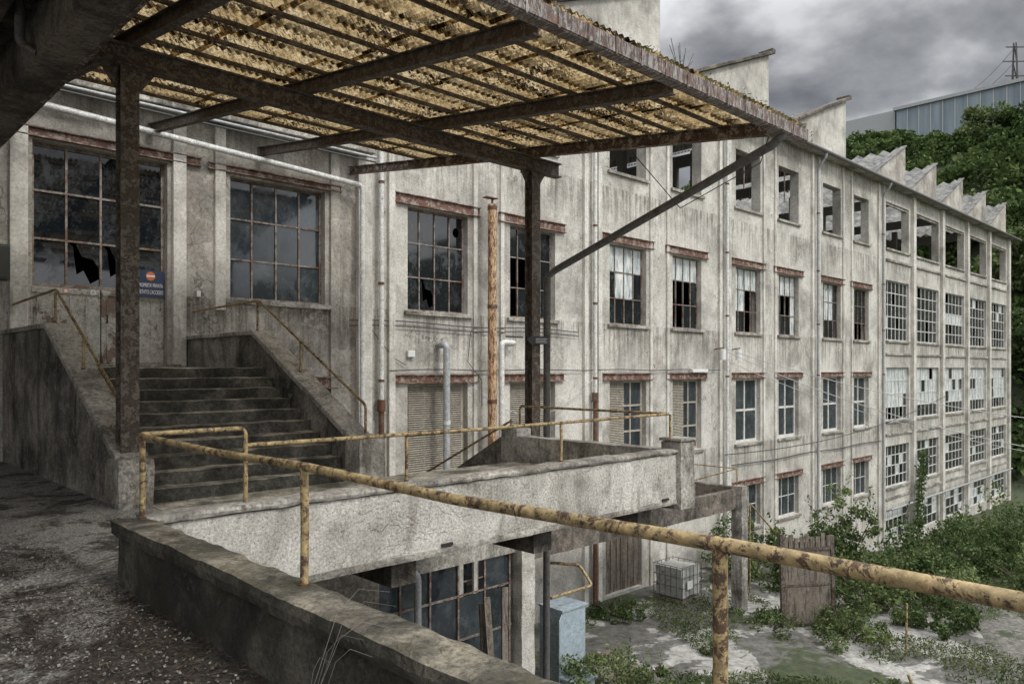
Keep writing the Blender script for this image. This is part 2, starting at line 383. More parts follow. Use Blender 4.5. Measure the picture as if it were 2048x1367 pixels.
for z in (.85,-3.7): mb.box(-5.7,67,15.72,42,z,z+.3)
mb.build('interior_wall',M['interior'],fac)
MB().box(-5.7,67,15.72,42,5.6,5.9).build('top_floor_slab',M['attic'],fac)
for x in np.arange(10.2,67,3.9):
    for yy in (20,30): MB().box(x-.15,x+.15,yy-.15,yy+.15,5.9,9.7).build('top_floor_column',M['attic'],fac)
for x in np.arange(14.1,67,7.8): MB().box(x-.12,x+.12,15.72,42,9.2,9.7).build('roof_beam',M['attic'],fac)
def slab(name,x0,x1,y0,y1,z0,z1,m=M['trim'],bev=.01): return MB().box(x0,x1,y0,y1,z0,z1).build(name,m,fac,bev)
for x in (10.35,18.2,26.0,33.85,41.6):
    slab('pilaster',x-.42,x-.24,YF-.1,YF+.01,-9,9.68,M['pilaster']); slab('pilaster',x+.24,x+.42,YF-.1,YF+.01,-9,9.68,M['pilaster'])
for p in pairs:
    for dx in (2.12,3.1): slab('rib',p+dx,p+dx+.13,YF-.06,YF+.01,-8.5,9.68,M['pilaster'],0)
slab('rib',5.55,5.8,YF-.1,YF+.01,.05,4.9,M['pilaster']); slab('rib',2.85,3.12,YF-.1,YF+.01,.05,4.9,M['pilaster'])
slab('rib',6.38,6.6,YF-.08,YF+.01,1.2,4.9,M['pilaster']); slab('rib',9.02,9.25,YF-.08,YF+.01,-2,4.9,M['plaster_dark'])
slab('rib',9.72,9.98,YF-.12,YF+.01,-3,9.68,M['pilaster'])
for x in (46.2,51.22,56.25,61.25,66.4): slab('wing_pilaster',x-.2,x+.2,YF-.2,YF-.01,-11,9.68,M['pilaster'],.02)
for z in (5.75,.75,-3.55,-6.95): slab('wing_ledge',42.2,66,YF-.1,YF-.01,z,z+.12)
slab('cornice',9.4,67.9,YF-.45,YF+.5,9.702,9.86,M['trim'],.02)
slab('ledge',-6,9.95,YF-.5,YF-.005,4.95,5.12,M['trim'],.02)
slab('ledge',-6,9.95,YF-.2,YF-.005,5.4,5.5,M['trim'],.01)
MB().tube([(9.4,YF-.55,9.74),(67.9,YF-.55,9.74)],.09,8).build('eaves_gutter',M['pipe_dark'],fac)
rnd=random.Random(3)
def window(x0,x1,z0,z1,cols,rows,fm,state,Y=YF+.2,bar=.032,border=.05,label=None,gm=None):
    f=MB()
    f.box(x0,x0+border,Y-.03,Y+.03,z0,z1); f.box(x1-border,x1,Y-.03,Y+.03,z0,z1)
    f.box(x0+border,x1-border,Y-.028,Y+.028,z0,z0+border); f.box(x0+border,x1-border,Y-.028,Y+.028,z1-border,z1)
    for i in range(1,cols):
        x=x0+(x1-x0)*i/cols; f.box(x-bar/2,x+bar/2,Y-.025,Y+.02,z0+border,z1-border)
    for j in range(1,rows):
        z=z0+(z1-z0)*j/rows; f.box(x0+border,x1-border,Y-.022,Y+.017,z-bar/2,z+bar/2)
    fr=f.build('window',fm,fac,label=label)
    g=MB()
    for i in range(cols):
        for j in range(rows):
            s=state(i,j)
            if s==2: continue
            a=x0+(x1-x0)*i/cols; b=x0+(x1-x0)*(i+1)/cols; c=z0+(z1-z0)*j/rows; d=z0+(z1-z0)*(j+1)/rows
            t=rnd.uniform(-.008,.008); u=rnd.uniform(-.005,.005); Yg=Y+.006
            if s==3:
                w=b-a;h=d-c
                g.add([(a,Yg,c),(b,Yg,c),(b,Yg,c+h*.25),(a+w*.7,Yg,c+h*.12),(a+w*.5,Yg,c+h*.4),(a+w*.3,Yg,c+h*.3),(a+w*.2,Yg,d-h*.1),(a,Yg,d)],[tuple(range(8))],0)
                g.add([(b,Yg,d),(a+w*.25,Yg,d),(a+w*.45,Yg,d-h*.3),(a+w*.8,Yg,d-h*.35),(b,Yg,d-h*.6)],[(0,1,2,3,4)],0)
            elif s==4:
                cx,cz,rr_=(a+b)/2,(c+d)/2,(b-a)*.22; ring=[(cx+rr_*math.cos(k*math.pi/6),Yg,cz+rr_*1.2*math.sin(k*math.pi/6)) for k in range(12)]
                out=[]
                for k in range(12):
                    ca,sa=math.cos(k*math.pi/6),math.sin(k*math.pi/6); q=1/max(abs(ca),abs(sa)); out.append((cx+ca*q*(b-a)/2,Yg,cz+sa*q*(d-c)/2))
                g.add(ring+out,[(k,12+k,12+(k+1)%12,(k+1)%12) for k in range(12)],0)
            else: g.add([(a,Yg+t,c),(b,Yg+u,c),(b,Yg-t,d),(a,Yg-u,d)],[(0,1,2,3)],1 if s==1 else 0)
    if g.f: g.build('pane',[gm or M['glass'],M['glass_white']],fr)
    return fr
def lintel(x0,x1,z,m=M['lintel'],h=.24,label=None):
    mb=MB(); mb.obox((x0,YF-.03,z),(x1,YF-.03,z),.012,h-.03); mb.obox((x0,YF-.05,z+h/2),(x1,YF-.05,z+h/2),.1,.02); mb.obox((x0,YF-.05,z-h/2),(x1,YF-.05,z-h/2),.1,.02)
    mb.build('lintel',m,fac,label=label)
def sill(x0,x1,z): MB().box(x0-.12,x1+.12,YF-.09,YF-.003,z-.1,z).build('sill',M['trim'],fac,.01)
stA=[lambda c,r:3 if (c,r)==(1,0) else 4 if (c,r)==(3,2) else 0,
     lambda c,r:2 if (c,r) in((0,0),(0,1),(1,1)) else 3 if (c,r)==(2,0) else 0,
     lambda c,r:1 if r==2 or (r==1 and c in(1,2)) else 0,
     lambda c,r:1 if r==2 else 2 if c<2 or (c,r)==(2,1) else 0,
     lambda c,r:1 if r==2 or (c<2 and r==1) else 2 if c>=2 else 0,
     lambda c,r:1 if r==2 or (c==3) else 2 if r==1 else 0,
     lambda c,r:1 if r>=1 and c<3 else 0,
     lambda c,r:0 if r>0 else 2]
for k,(a,b) in enumerate(winA):
    window(a,b,1.45,4.02,4,3,M['frame'],stA[k]); lintel(a-.45,b+.4,4.18); sill(a,b,1.44)
    mb=MB(); mb.box(a,a+.05,YF+.18,YF+.23,6.36,8.59); mb.box(a+.05,b,YF+.18,YF+.23,8.54,8.59)
    if k in(2,4,5): mb.box((a+b)/2-.02,(a+b)/2+.02,YF+.18,YF+.22,7.2,8.54)
    mb.build('window_frame_remnant',M['frame'],fac); sill(a,b,6.34)
    lintel(a-.4,b+.35,-.24,M['lintel'],.2)
    if k<4:
        window(a,b,-2.9,-.35,3,3,M['louvre'],lambda c,r:0,border=.09,bar=.06,gm=M['glass_clear'])
        mb=MB(); z=-2.85
        x0,x1=(a+.1,b-.1) if k<2 else (a+.1,a+(b-a)*.45)
        while z<-.42: mb.obox((x0,YF+.12,z),(x1,YF+.12,z),.045,.006); mb.v[-8:]=[(v[0],v[1],v[2]+(v[1]-YF-.12)*.7) for v in mb.v[-8:]]; z+=.055
        mb.build('louvre_blind',M['louvre'],fac)
    else: window(a,b,-2.9,-.35,2,2,M['frame_white'],lambda c,r:0,border=.1,bar=.09,gm=M['glass_clear'])
    sill(a,b,-2.92)
    if a>25:
        window(a,b,-6.3,-4.6,3,2,M['frame_white'],lambda c,r:0,gm=M['glass_clear']); lintel(a-.4,b+.35,-4.48,M['lintel'],.2); sill(a,b,-6.32)
window(6.72,8.91,1.45,3.98,4,3,M['frame'],lambda c,r:0,gm=M['glass_clear'],label='tall twelve pane window beside the steel door'); sill(6.72,8.91,1.44)
lintel(6.25,9.3,4.1,h=.12); lintel(2.9,6.1,4.12,h=.15)
lintel(7.8,9.3,-.3); window(7.9,9.1,-1.6,-.42,2,1,M['frame'],lambda c,r:0)
dr=window(3.2,5.47,1.47,4.0,4,3,M['frame'],lambda c,r:3 if (c,r) in((1,0),(2,0)) else 0,bar=.036,border=.06,label='glazed upper part of the tall steel double door with broken panes')
mb=MB()
for a,b in((3.21,4.325),(4.345,5.46)):
    mb.box(a,b,YF+.17,YF+.23,.1,1.465)
    for x in np.arange(a+.08,b-.02,.26): mb.box(x,x+.02,YF+.155,YF+.168,.14,1.4)
    mb.box(a+.02,b-.02,YF+.15,YF+.168,.12,.2); mb.box(a+.02,b-.02,YF+.15,YF+.168,1.36,1.44)
door=mb.build('door',M['panel'],fac,.004,'rust streaked steel double door under the tall panes')
mb=MB().tube([(4.42,YF+.15,1.0),(4.42,YF+.08,1.0),(4.42,YF+.08,.86),(4.42,YF+.15,.86)],.012,6); mb.build('door_handle',M['black'],door)
slab('threshold',3.05,5.65,YF-.25,YF+.15,0.03,.098,M['trim'])
mb=MB(); mb.box(18.92,19.84,YF+.15,YF+.2,-7.2,-4.72); mb.box(19.86,20.78,YF+.13,YF+.18,-7.2,-4.72)
for x in np.arange(19,20.7,.3): mb.box(x,x+.03,YF+.11,YF+.128,-7.1,-4.8)
mb.build('steel_door',M['wood'],fac,.005)
window(13,15,-6.6,-4.7,3,2,M['frame'],lambda c,r:0)
for k,(a,b) in enumerate(wopen):
    window(a,b,1.55,4.75,6,5,M['frame_white'],lambda c,r,k=k:2 if rnd.random()<.12 else 1 if (r==2 and k==2) or rnd.random()<.06 else 0,Y=YF+.12,bar=.05)
    window(a,b,-2.75,.1,6,4,M['frame_white'],lambda c,r:1 if (r>0 and rnd.random()<.85) else 2 if rnd.random()<.15 else 0,Y=YF+.12,bar=.05)
    window(a,b,-6.3,-4.1,6,4,M['frame_white'],lambda c,r:1 if rnd.random()<.1 else 0,Y=YF+.12,bar=.05)
    window(a,b,-9.2,-7.5,5,3,M['frame_white'],lambda c,r:1 if rnd.random()<.5 else 0,Y=YF+.12,bar=.05)
    for z in (6.44,1.54,-2.76,-6.31): MB().box(a-.05,b+.05,YF-.12,YF-.025,z-.1,z).build('wing_sill',M['trim'],fac)
    MB().box(a,a+.08,YF+.05,YF+.12,6.46,8.89).box(a+.08,b,YF+.05,YF+.12,8.78,8.89).build('opening_frame',M['trim'],fac)
def tooth(x0,x1,z0,z1,gab,roofm,name='sawtooth_gable',wl=.18,am=.04):
    mb=MB(); mb.prism_y([(x0,9.87),(x1,9.87),(x1,z1),(x0,z0)],YF+.02,YF+.3); mb.build(name,gab,fac,.02)
    mb=MB(); n=int((42-YF-.3)/wl)*4; vs=[];fs=[]
    for i in range(n+1):
        yy=YF+.3+(42-YF-.3)*i/n; dz=am*math.sin(i*math.pi/2)
        vs+=[(x0,yy,z0-.08+dz),(x1,yy,z1-.08+dz)]
        if i: fs.append((2*i-2,2*i-1,2*i+1,2*i))
    mb.add(vs,fs,0,True); mb.build('sawtooth_roof',roofm,fac)
for x1 in (14.1,21.9,29.6,37.3):
    tooth(x1-7.0,x1,10.15,13.0,M['plaster'],M['fibre'])
    mb=MB(); mb.obox((x1-7.05,YF+.12,10.22),(x1+.06,YF+.12,13.1),.62,.13); mb.box(x1-.1,x1+.16,YF-.2,YF+.45,13.04,13.22); mb.build('gable_coping',M['darkcon'],fac,.02)
    MB().box(x1-.12,x1-.002,YF+.31,24,9.91,12.8).build('north_light_wall',M['plaster'],fac)
for x1 in (45.3,50.5,55.7,60.9,66.1):
    tooth(x1-4.8,x1,10.0,12.4,M['plaster_dark'],M['fibre'],wl=.7,am=.11)
    mb=MB(); mb.obox((x1-4.8,YF+.1,10.03),(x1+.03,YF+.1,12.44),.3,.07); mb.build('gable_coping',M['fibre'],fac)
def fpipe(name,pts,r,m,n=10): return MB().tube(pts,r,n).build(name,m,fac)
def elbow(pts,k=5,r=.12):
    out=[Vector(pts[0])]
    for i in range(1,len(pts)-1):
        a,b,c=Vector(pts[i-1]),Vector(pts[i]),Vector(pts[i+1]); u=(a-b).normalized(); v=(c-b).normalized()
        for j in range(k+1):
            t=j/k; out.append((b+u*r)*(1-t)**2+b*2*t*(1-t)+(b+v*r)*t*t)
    out.append(Vector(pts[-1])); return out
fpipe('downpipe',elbow([(1.5,YF-.35,4.62),(9.7,YF-.3,4.22),(9.7,YF-.3,-1.4)]),.06,M['pipe_white'])
for i,x in enumerate((10.32,18.2,26.0,33.85,41.6)):
    fpipe('downpipe',elbow([(x,YF-.55,9.7),(x,YF-.5,9.5),(x,YF-.2,9.1),(x,YF-.16,8.9),(x,YF-.16,-.9 if i<2 else -7.6)],3,.05),.06,[M['pipe_white'],M['pipe_white'],M['pipe_white'],M['pipe_grey'],M['pipe_grey']][i])
    if i<2: 
        fpipe('cast_iron_downpipe',[(x,YF-.16,-.9),(x,YF-.16,-7.3)],.07,M['rust']); fpipe('pipe_collar',[(x,YF-.16,-1.0),(x,YF-.16,-.72)],.1,M['rust'])
    for z in (7,4.4,2,-.3): fpipe('pipe_clamp',[(x,YF-.16,z),(x,YF-.16,z+.06)],.075,M['rust'])
for z0,dz in ((1.02,.0),(1.12,.02)):
    pts=[]; x=9.5
    while x<18: pts.append((x,YF-.08,z0+dz+.03*math.sin(x*1.3))); x+=.5
    fpipe('conduit',pts,.015,M['cable'],6)
fpipe('conduit',[(x,YF-.1,-3.72+.03*math.sin(x)) for x in np.arange(26.4,42,1.)],.025,M['cable'],6)
fpipe('conduit',[(x,YF-.1,-.02+.02*math.sin(x*1.7)) for x in np.arange(10.6,26,1.)],.015,M['cable'],6)
fpipe('conduit',[(-2,YF-.56,4.8),(9.9,YF-.56,4.74)],.02,M['cable'],6); fpipe('conduit',[(-2,YF-.57,4.88),(9.9,YF-.57,4.84)],.03,M['pipe_grey'],6)
fpipe('conduit',[(13.2,YF-.06,1.0),(13.1,YF-.06,.2),(13.6,YF-.06,-.3),(13.6,YF-.06,-1)],.01,M['cable'],6)
fpipe('conduit',[(10.05,YF-.06,1.0),(10.7,YF-.06,.3),(11.1,YF-.06,.1)],.01,M['cable'],6)
fpipe('wing_pipe',[(42,YF-.4,-7.35),(66,YF-.4,-7.35)],.055,M['pipe_grey'])
jb=MB().box(11.15,11.36,YF-.1,YF-.005,.3,.46).build('junction_box',M['white'],None,.01); tag(jb,'small white junction box on wall left of the tall flue','electrical box')
sw=MB().box(6.02,6.1,YF-.05,YF-.005,1.44,1.56).build('switch_box',M['white'],None,.008); tag(sw,'small white doorbell box between the door and the twelve pane window','switch')
mbx=thing('meter_box','dark green metal meter box on the wall left of the steel door','meter box')
MB().box(2.35,2.82,YF-.2,YF-.005,1.5,2.1).build('casing',M['green'],mbx,.01); MB().box(2.38,2.79,YF-.222,YF-.201,1.53,2.07).build('front_cover',M['green'],mbx,.01)
for x,l in((3.75,'red ringed round sticker on the door'),(4.2,'white round sticker near the door centre line')):
    s=MB(); s.tube([(x,YF+.15,1.41),(x,YF+.146,1.41)],.05,20,0); s.tube([(x,YF+.1459,1.41),(x,YF+.144,1.41)],.033,16,1)
    o=s.build('round_sticker',[M['red'] if x<4 else M['white'],M['white'] if x<4 else M['cable_light']]); tag(o,l,'sticker')
def text(body,size,loc,mat,parent,name='lettering',rot=(R(90),0,0)):
    c=bpy.data.curves.new(name,'FONT'); c.body=body; c.size=size; c.align_x='CENTER'; c.align_y='CENTER'; c.extrude=.001; c.offset=.0012
    o=bpy.data.objects.new('tmp_text',c); COL.objects.link(o); bpy.context.view_layer.update()
    me=bpy.data.meshes.new_from_object(o.evaluated_get(bpy.context.evaluated_depsgraph_get())); bpy.data.objects.remove(o)
    me.materials.append(mat); q=bpy.data.objects.new(name,me); COL.objects.link(q); q.location=loc; q.rotation_euler=rot; q.parent=parent; return q
sg=thing('warning_sign','dark blue private property sign with no entry symbol on the door panes','sign')
MB().box(4.94,5.44,YF+.1,YF+.115,1.38,1.9).build('sign_plate',M['blue'],sg)
MB().tube([(5.19,YF+.099,1.79),(5.19,YF+.092,1.79)],.085,28).build('no_entry_disc',M['red'],sg)
MB().box(5.115,5.265,YF+.088,YF+.0915,1.772,1.808).build('white_bar',M['white'],sg)
q=text("PROPRIETA' PRIVATA",.095,(5.19,YF+.095,1.61),M['white'],sg); q.scale=(.5,1.05,1)
q=text("VIETATO L'ACCESSO",.1,(5.19,YF+.095,1.48),M['white'],sg); q.scale=(.5,1.05,1)
# ---------------------------------------------------------------- flues
fl=thing('flue_pipe','tall orange brown rust streaked flue pipe between two upper windows','pipe')
MB().tube([(13.62,14.85,-6.0),(13.62,14.85,4.35)],.12,16).build('tube',M['flue'],fl)
for z in (4.2,1.6,-.9): MB().tube([(13.62,14.85,z),(13.62,14.85,z+.1)],.13,16).build('collar',M['rust'],fl)
s=MB(); s.tube([(13.62,14.85,4.35),(13.62,14.85,4.5)],.03,6); s.box(13.35,13.75,14.75,14.95,4.499,4.52); s.build('rain_cap',M['rust'],fl)
vp=thing('vent_pipe','shiny galvanised vent pipe with bent top left of the orange flue','pipe')
MB().tube(elbow([(12.15,15.25,.62),(12.15,14.95,.62),(12.15,14.95,-6.5)],6,.13),.088,14).build('tube',M['pipe_grey'],vp)
MB().tube([(12.15,14.95,-1.4),(12.15,14.95,-1.3)],.1,14).build('collar',M['pipe_white'],vp)
vp=thing('vent_pipe','white vent pipe with elbow and bracket right of the orange flue','pipe')
MB().tube(elbow([(14.55,15.2,.7),(14.55,14.95,.72),(14.0,14.9,.72),(14.0,14.9,-3)],6,.14),.08,12).build('tube',M['pipe_white'],vp)
MB().box(14.2,14.8,14.88,14.95,.86,.9).build('bracket',M['black'],vp)
# ---------------------------------------------------------------- entrance stairs
st=thing('entrance_staircase','wide mossy concrete steps with sloping side walls climbing to the steel door','stairs')
for i in range(10):
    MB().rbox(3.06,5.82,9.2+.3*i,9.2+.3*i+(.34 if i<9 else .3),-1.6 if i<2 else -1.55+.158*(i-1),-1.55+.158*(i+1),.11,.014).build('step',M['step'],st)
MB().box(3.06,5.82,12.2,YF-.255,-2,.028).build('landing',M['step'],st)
for x0,x1 in((2.76,3.05),(5.83,6.12)):
    MB().prism_x([(9.25,-2.0),(YF-.01,-2.0),(YF-.01,.58),(12.4,.58),(9.25,-1.06)],x0,x1).build('balustrade_wall',M['balus'],st,.015)
    MB().prism_x([(9.24,-1.058),(12.39,.582),(YF-.01,.582),(YF-.01,.66),(12.36,.66),(9.2,-.98)],x0-.035,x1+.035).build('coping',M['trim'],st,.015)
MB().rbox(2.70,3.09,9.02,9.4,-1.58,-1.0,.1,.012).build('pedestal',M['trim'],st)
MB().rbox(5.76,6.2,8.98,9.36,-1.9,-.92,.1,.012).build('pedestal',M['trim'],st)
MB().box(2.9,6.3,9.3,YF-.02,-7.5,-2.002).build('base_wall',M['balus'],st)
def rail(name,label,segs,posts,r=.03,cat='handrail',mat='yellow'):
    t=thing(name,label,cat)
    for pts in segs: MB().tube(elbow(pts,5,.07) if len(pts)>2 else pts,r,12).build('rail',M[mat],t)
    for (x,y_,z0,z1) in posts:
        MB().tube([(x,y_,z0),(x+.004,y_,(z0+z1)/2),(x,y_,z1)],r*.95,10).build('post',M[mat],t)
        MB().tube([(x,y_,z0-.002),(x,y_,z0+.02)],r*1.25,10).build('post_foot',M['rust'],t)
    return t
rail('stair_handrail','yellow pipe handrail on the left wall of the entrance steps',[[(2.9,YF-.02,1.1),(2.9,12.45,1.15),(2.9,9.9,-.22),(2.9,9.3,-.56)]],[(2.9,12.5,.66,1.12),(2.9,11.1,-.0,.42)],.02)
rail('stair_handrail','yellow pipe handrail on the right wall of the entrance steps',[[(5.97,YF-.02,1.15),(5.97,12.45,1.18),(5.97,9.15,-.5),(5.97,9.15,-.9)]],[(5.97,12.5,.66,1.15),(5.97,11.0,-.04,.44)],.02)
# ---------------------------------------------------------------- near parapet + rail
pw=thing('yard_parapet','low dark mossy parapet wall along the foreground yard edge','wall')
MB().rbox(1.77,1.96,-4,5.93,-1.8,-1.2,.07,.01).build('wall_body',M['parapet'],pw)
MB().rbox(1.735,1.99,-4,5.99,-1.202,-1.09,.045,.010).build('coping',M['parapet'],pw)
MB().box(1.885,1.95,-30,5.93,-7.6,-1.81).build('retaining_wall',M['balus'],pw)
rail('foreground_handrail','thick rust chipped yellow pipe rail crossing the foreground on the dark parapet',[[(1.93,5.93,-.49),(1.925,4.6,-.505),(1.92,3.5,-.49),(1.905,2.3,-.508),(1.9,1.1,-.489),(1.9,-.3,-.497),(1.9,-3,-.49)]],[(1.93,5.9,-1.1,-.49),(1.92,3.5,-1.1,-.5),(1.9,1.13,-1.1,-.5)],.0225)
# ---------------------------------------------------------------- walkway bridge
br=thing('walkway_bridge','raised concrete walkway with roughcast parapet spanning toward the right','bridge')
MB().rbox(1.97,9.05,6.0,6.2,-1.86,-1.17,.13,.01).build('parapet',M['rough'],br)
MB().rbox(1.98,9.1,5.97,6.23,-1.172,-1.1,.09,.012).build('coping',M['trim'],br)
MB().rbox(2.2,8.94,5.978,6.05,-1.86,-1.79,.12,.006).build('bottom_band',M['trim'],br)
MB().rbox(8.98,9.25,6.25,9.2,-1.86,-1.12,.13,.01).build('end_parapet',M['trim'],br)
MB().rbox(8.95,9.3,5.92,6.26,-1.95,-1.0,.1,.01).build('end_pillar',M['trim'],br)
MB().rbox(8.93,9.33,5.9,6.28,-1.0,-.95,.1,.008).build('pillar_cap',M['trim'],br)
MB().rbox(9.0,9.36,9.2,9.6,-1.95,-1.0,.1,.01).build('corner_block',M['trim'],br)
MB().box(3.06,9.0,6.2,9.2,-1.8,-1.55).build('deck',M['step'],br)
for x in (4.5,6.5,8.5): MB().box(x-.15,x+.15,6.21,9.1,-2.15,-1.801).build('deck_beam',M['darkcon'],br)
for x in np.arange(2.9,9,1.9): MB().box(x,x+.14,5.97,5.992,-1.78,-1.75).build('drain_slot',M['black'],br)
rail('bridge_handrail','slim yellow handrail with several posts along the roughcast walkway parapet',[[(1.96,6.0,-.485),(2.8,6.08,-.487),(2.8,6.08,-1.1)],[(2.8,6.08,-.63),(5.5,6.09,-.64),(8.95,6.1,-.62),(9.12,9.25,-.63),(9.12,9.25,-1.0)]],[(4.45,6.1,-1.1,-.63),(6.7,6.1,-1.1,-.63),(8.95,6.1,-1.0,-.63)],.019)
ds=thing('descending_staircase','concrete flight going down from the far corner of the walkway','stairs')
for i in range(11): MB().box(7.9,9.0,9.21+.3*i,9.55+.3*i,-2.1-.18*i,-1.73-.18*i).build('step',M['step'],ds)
MB().prism_x([(9.6,-2.0),(9.6,-1.15),(13.0,-3.0),(13.0,-4.1)],9.02,9.24).build('side_wall',M['balus'],ds,.012)
rail('descending_handrail','rusty yellow handrail sloping down behind the walkway to the lower level',[[(9.0,9.35,-.88),(9.0,11.9,-2.08),(9.0,11.9,-2.5)]],[(9.0,9.35,-1.0,-.86)],.02)
# ---------------------------------------------------------------- lower platform
lp=thing('lower_platform','lower concrete platform on square pillars beside the factory wall','platform')
MB().rbox(11.95,21.0,11.75,11.98,-4.2,-3.6,.15,.014).build('edge_beam',M['darkcon'],lp)
MB().rbox(20.8,21.05,11.99,13.4,-4.2,-3.55,.15,.012).build('edge_beam',M['darkcon'],lp)
MB().rbox(15,20.79,13.2,13.4,-4.2,-3.6,.15,.012).build('edge_beam',M['darkcon'],lp)
MB().box(11.95,20.79,11.99,13.19,-4.15,-3.98).build('deck',M['darkcon'],lp)
MB().box(6.3,11.94,11.8,15.28,-3.95,-3.65).build('deck',M['trim'],lp)
MB().rbox(20.75,21.12,11.6,11.97,-7.4,-3.5,.15,.015).build('pillar',M['trim'],lp)
MB().rbox(11.5,11.92,11.6,12.0,-7.5,-3.66,.15,.015).build('pillar',M['rough'],lp)
rail('platform_handrail','small yellow rail at the far end of the lower platform',[[(20.9,11.85,-3.0),(20.9,13.35,-3.0)],[(19.2,13.3,-3.0),(20.9,13.3,-3.0)],[(20.9,11.85,-3.0),(19.9,13.3,-3.55)]],[(20.9,11.85,-3.6,-3.0),(20.9,13.35,-3.6,-3.0)],.018)
gs=thing('glazed_screen','steel framed glass screen in shadow below the walkway','window wall')
mb=MB()
for x in np.arange(6.35,11.45,.72): mb.box(x-.02,x+.02,11.86,11.9,-7.3,-3.96)
for z in (-6.4,-5.5,-4.6): mb.box(6.35,11.45,11.865,11.895,z-.015,z+.015)
mb.build('frame',M['frame'],gs)
mb=MB()
for i in range(7):
    for j in range(4):
        if (i,j) in((1,2),(2,2),(4,0),(3,1),(5,3)): continue
        a=6.35+.72*i; c=-7.3+.9*j; tt=random.uniform(-.006,.006)
        mb.add([(a,11.9+tt,c),(a+.72,11.9,c),(a+.72,11.9-tt,c+.86),(a,11.9,c+.86)],[(0,1,2,3)])
mb.build('pane',M['glass_clear'],gs)
tag(MB().tube(elbow([(7.9,11.5,-3.75),(8.65,11.5,-3.8),(8.65,11.5,-7.3)],5,.18),.07,12).build('drain_pipe',M['pipe_grey']),'pale drain pipe bending down in front of the shaded glass screen','pipe')
tag(MB().tube(elbow([(12.2,11.4,-5.0),(13.6,11.4,-5.0),(13.6,11.8,-4.6),(13.2,12.5,-4.6)],5,.12),.035,10).build('heating_pipe',M['yellow']),'thin rusty yellow pipe running out from the pillar under the platform','pipe')
# ---------------------------------------------------------------- canopy
cn=thing('canopy','rusty steel canopy with ochre corrugated plastic sheets over the entrance steps','canopy')
def zr(y): return 3.13+.1326*(y-4.97)
for x in (2.95,5.15,7.36,9.56):
    MB().ibeam((x,4.97,zr(4.97)+.09),(x,YF-.01,zr(YF)+.09),.11,.18,.016).build('rafter',M['beam'] if x<9 else M['beamlight'],cn)
MB().ibeam((2.5,9.35,3.58),(10.2,9.35,3.58),.16,.25,.022).build('main_beam',M['beam'],cn)
def col(x,zb):
    mb=MB(); mb.box(x-.1,x+.1,9.26,9.285,zb,3.44); mb.box(x-.1,x+.1,9.415,9.44,zb,3.44); mb.box(x-.03,x+.03,9.286,9.414,zb,3.44)
    mb.box(x-.16,x+.16,9.2,9.5,3.438,3.453); mb.prism_y([(x-.3,3.436),(x-.1,3.15),(x-.1,3.436)],9.34,9.36); mb.prism_y([(x+.1,3.436),(x+.1,3.15),(x+.3,3.436)],9.34,9.36)
    mb.build('column',M['beam'],cn)
col(2.9,-1.0); col(9.53,-1.2)
for k in range(11):
    yy=4.95+.775*k; zz=zr(yy)+.205
    MB().obox((2.45,yy,zz),(10.15,yy,zz),.04,.045).build('purlin',M['beam'],cn)
rr=random.Random(11)
rows=11; per=.10
for j in range(rows):
    x=2.5
    while x<10.1:
        w=rr.choice([1.2,1.3]); x1=min(x+w,10.18)
        y0=4.82+j*PITCH; y1=y0+PITCH+.10
        n=int((x1-x+.07)/per*6); vs=[];fs=[]
        dz=rr.uniform(0,.012); lift=.035; mrow=3; skew=rr.uniform(-.03,.03)
        for i in range(n+1):
            xx=x+(x1-x+.07)*i/n
            for r_ in range(mrow+1):
                yy=y0+(y1-y0)*r_/mrow
                zz=zr(yy)+.258+dz+.022*math.sin(2*math.pi*xx/per)+lift*(1-r_/mrow)+.006*noise.noise(Vector((xx*2,yy*3,j)))
                if r_==mrow: yy+=skew*(i/n)+.02*noise.noise(Vector((xx*6,j,1)))-(.07 if noise.noise(Vector((xx*3,j*5,9)))>.3 else 0)
                vs.append((xx,yy,zz))
            if i:
                for r_ in range(mrow): a=(i-1)*(mrow+1)+r_; b=i*(mrow+1)+r_; fs.append((a,b,b+1,a+1))
        MB().add(vs,fs,0,True).build('roof_sheet',M['sheet'],cn); x=x1
mb=MB(); zg=3.13
mb.box(2.4,10.2,4.70,4.715,zg,zg+.15); mb.box(2.4,10.2,4.716,4.84,zg-.015,zg); mb.box(2.4,10.2,4.841,4.855,zg,zg+.09)
for x in np.arange(2.6,10.2,.42): mb.box(x,x+.025,4.69,4.699,zg-.02,zg+.155)
mb.build('gutter',M['gutter'],cn)
MB().obox((10.24,4.75,zr(4.75)+.25),(10.24,12.85,zr(12.85)+.25),.02,.09).build('verge_trim',M['gutter'],cn)
MB().tube([(9.62,4.77,3.22),(9.62,4.78,3.12),(9.66,4.95,3.02),(9.74,9.0,1.72),(9.74,9.2,1.6),(9.74,9.22,-7.3)],.062,12).build('downpipe',M['pipe_dark'],cn)
MB().tube([(9.6,4.97,3.13),(9.62,5.1,2.8),(9.5,6.3,2.35),(9.56,7.2,3.35)],.008,5).build('hanging_cable',M['cable'],cn)
ar=thing('arrow_sign','small black arrow shaped sign fixed to the right canopy column','sign')
za=.5
MB().prism_y([(9.2,za),(9.34,za+.1),(9.34,za+.07),(9.72,za+.07),(9.72,za-.07),(9.34,za-.07),(9.34,za-.1)],9.15,9.165).build('plate',M['black'],ar)
MB().box(9.4,9.68,9.142,9.148,za+.02,za+.03).box(9.4,9.66,9.142,9.148,za-.01,za).box(9.4,9.68,9.142,9.148,za-.04,za-.03).build('lettering',M['cable_light'],ar)
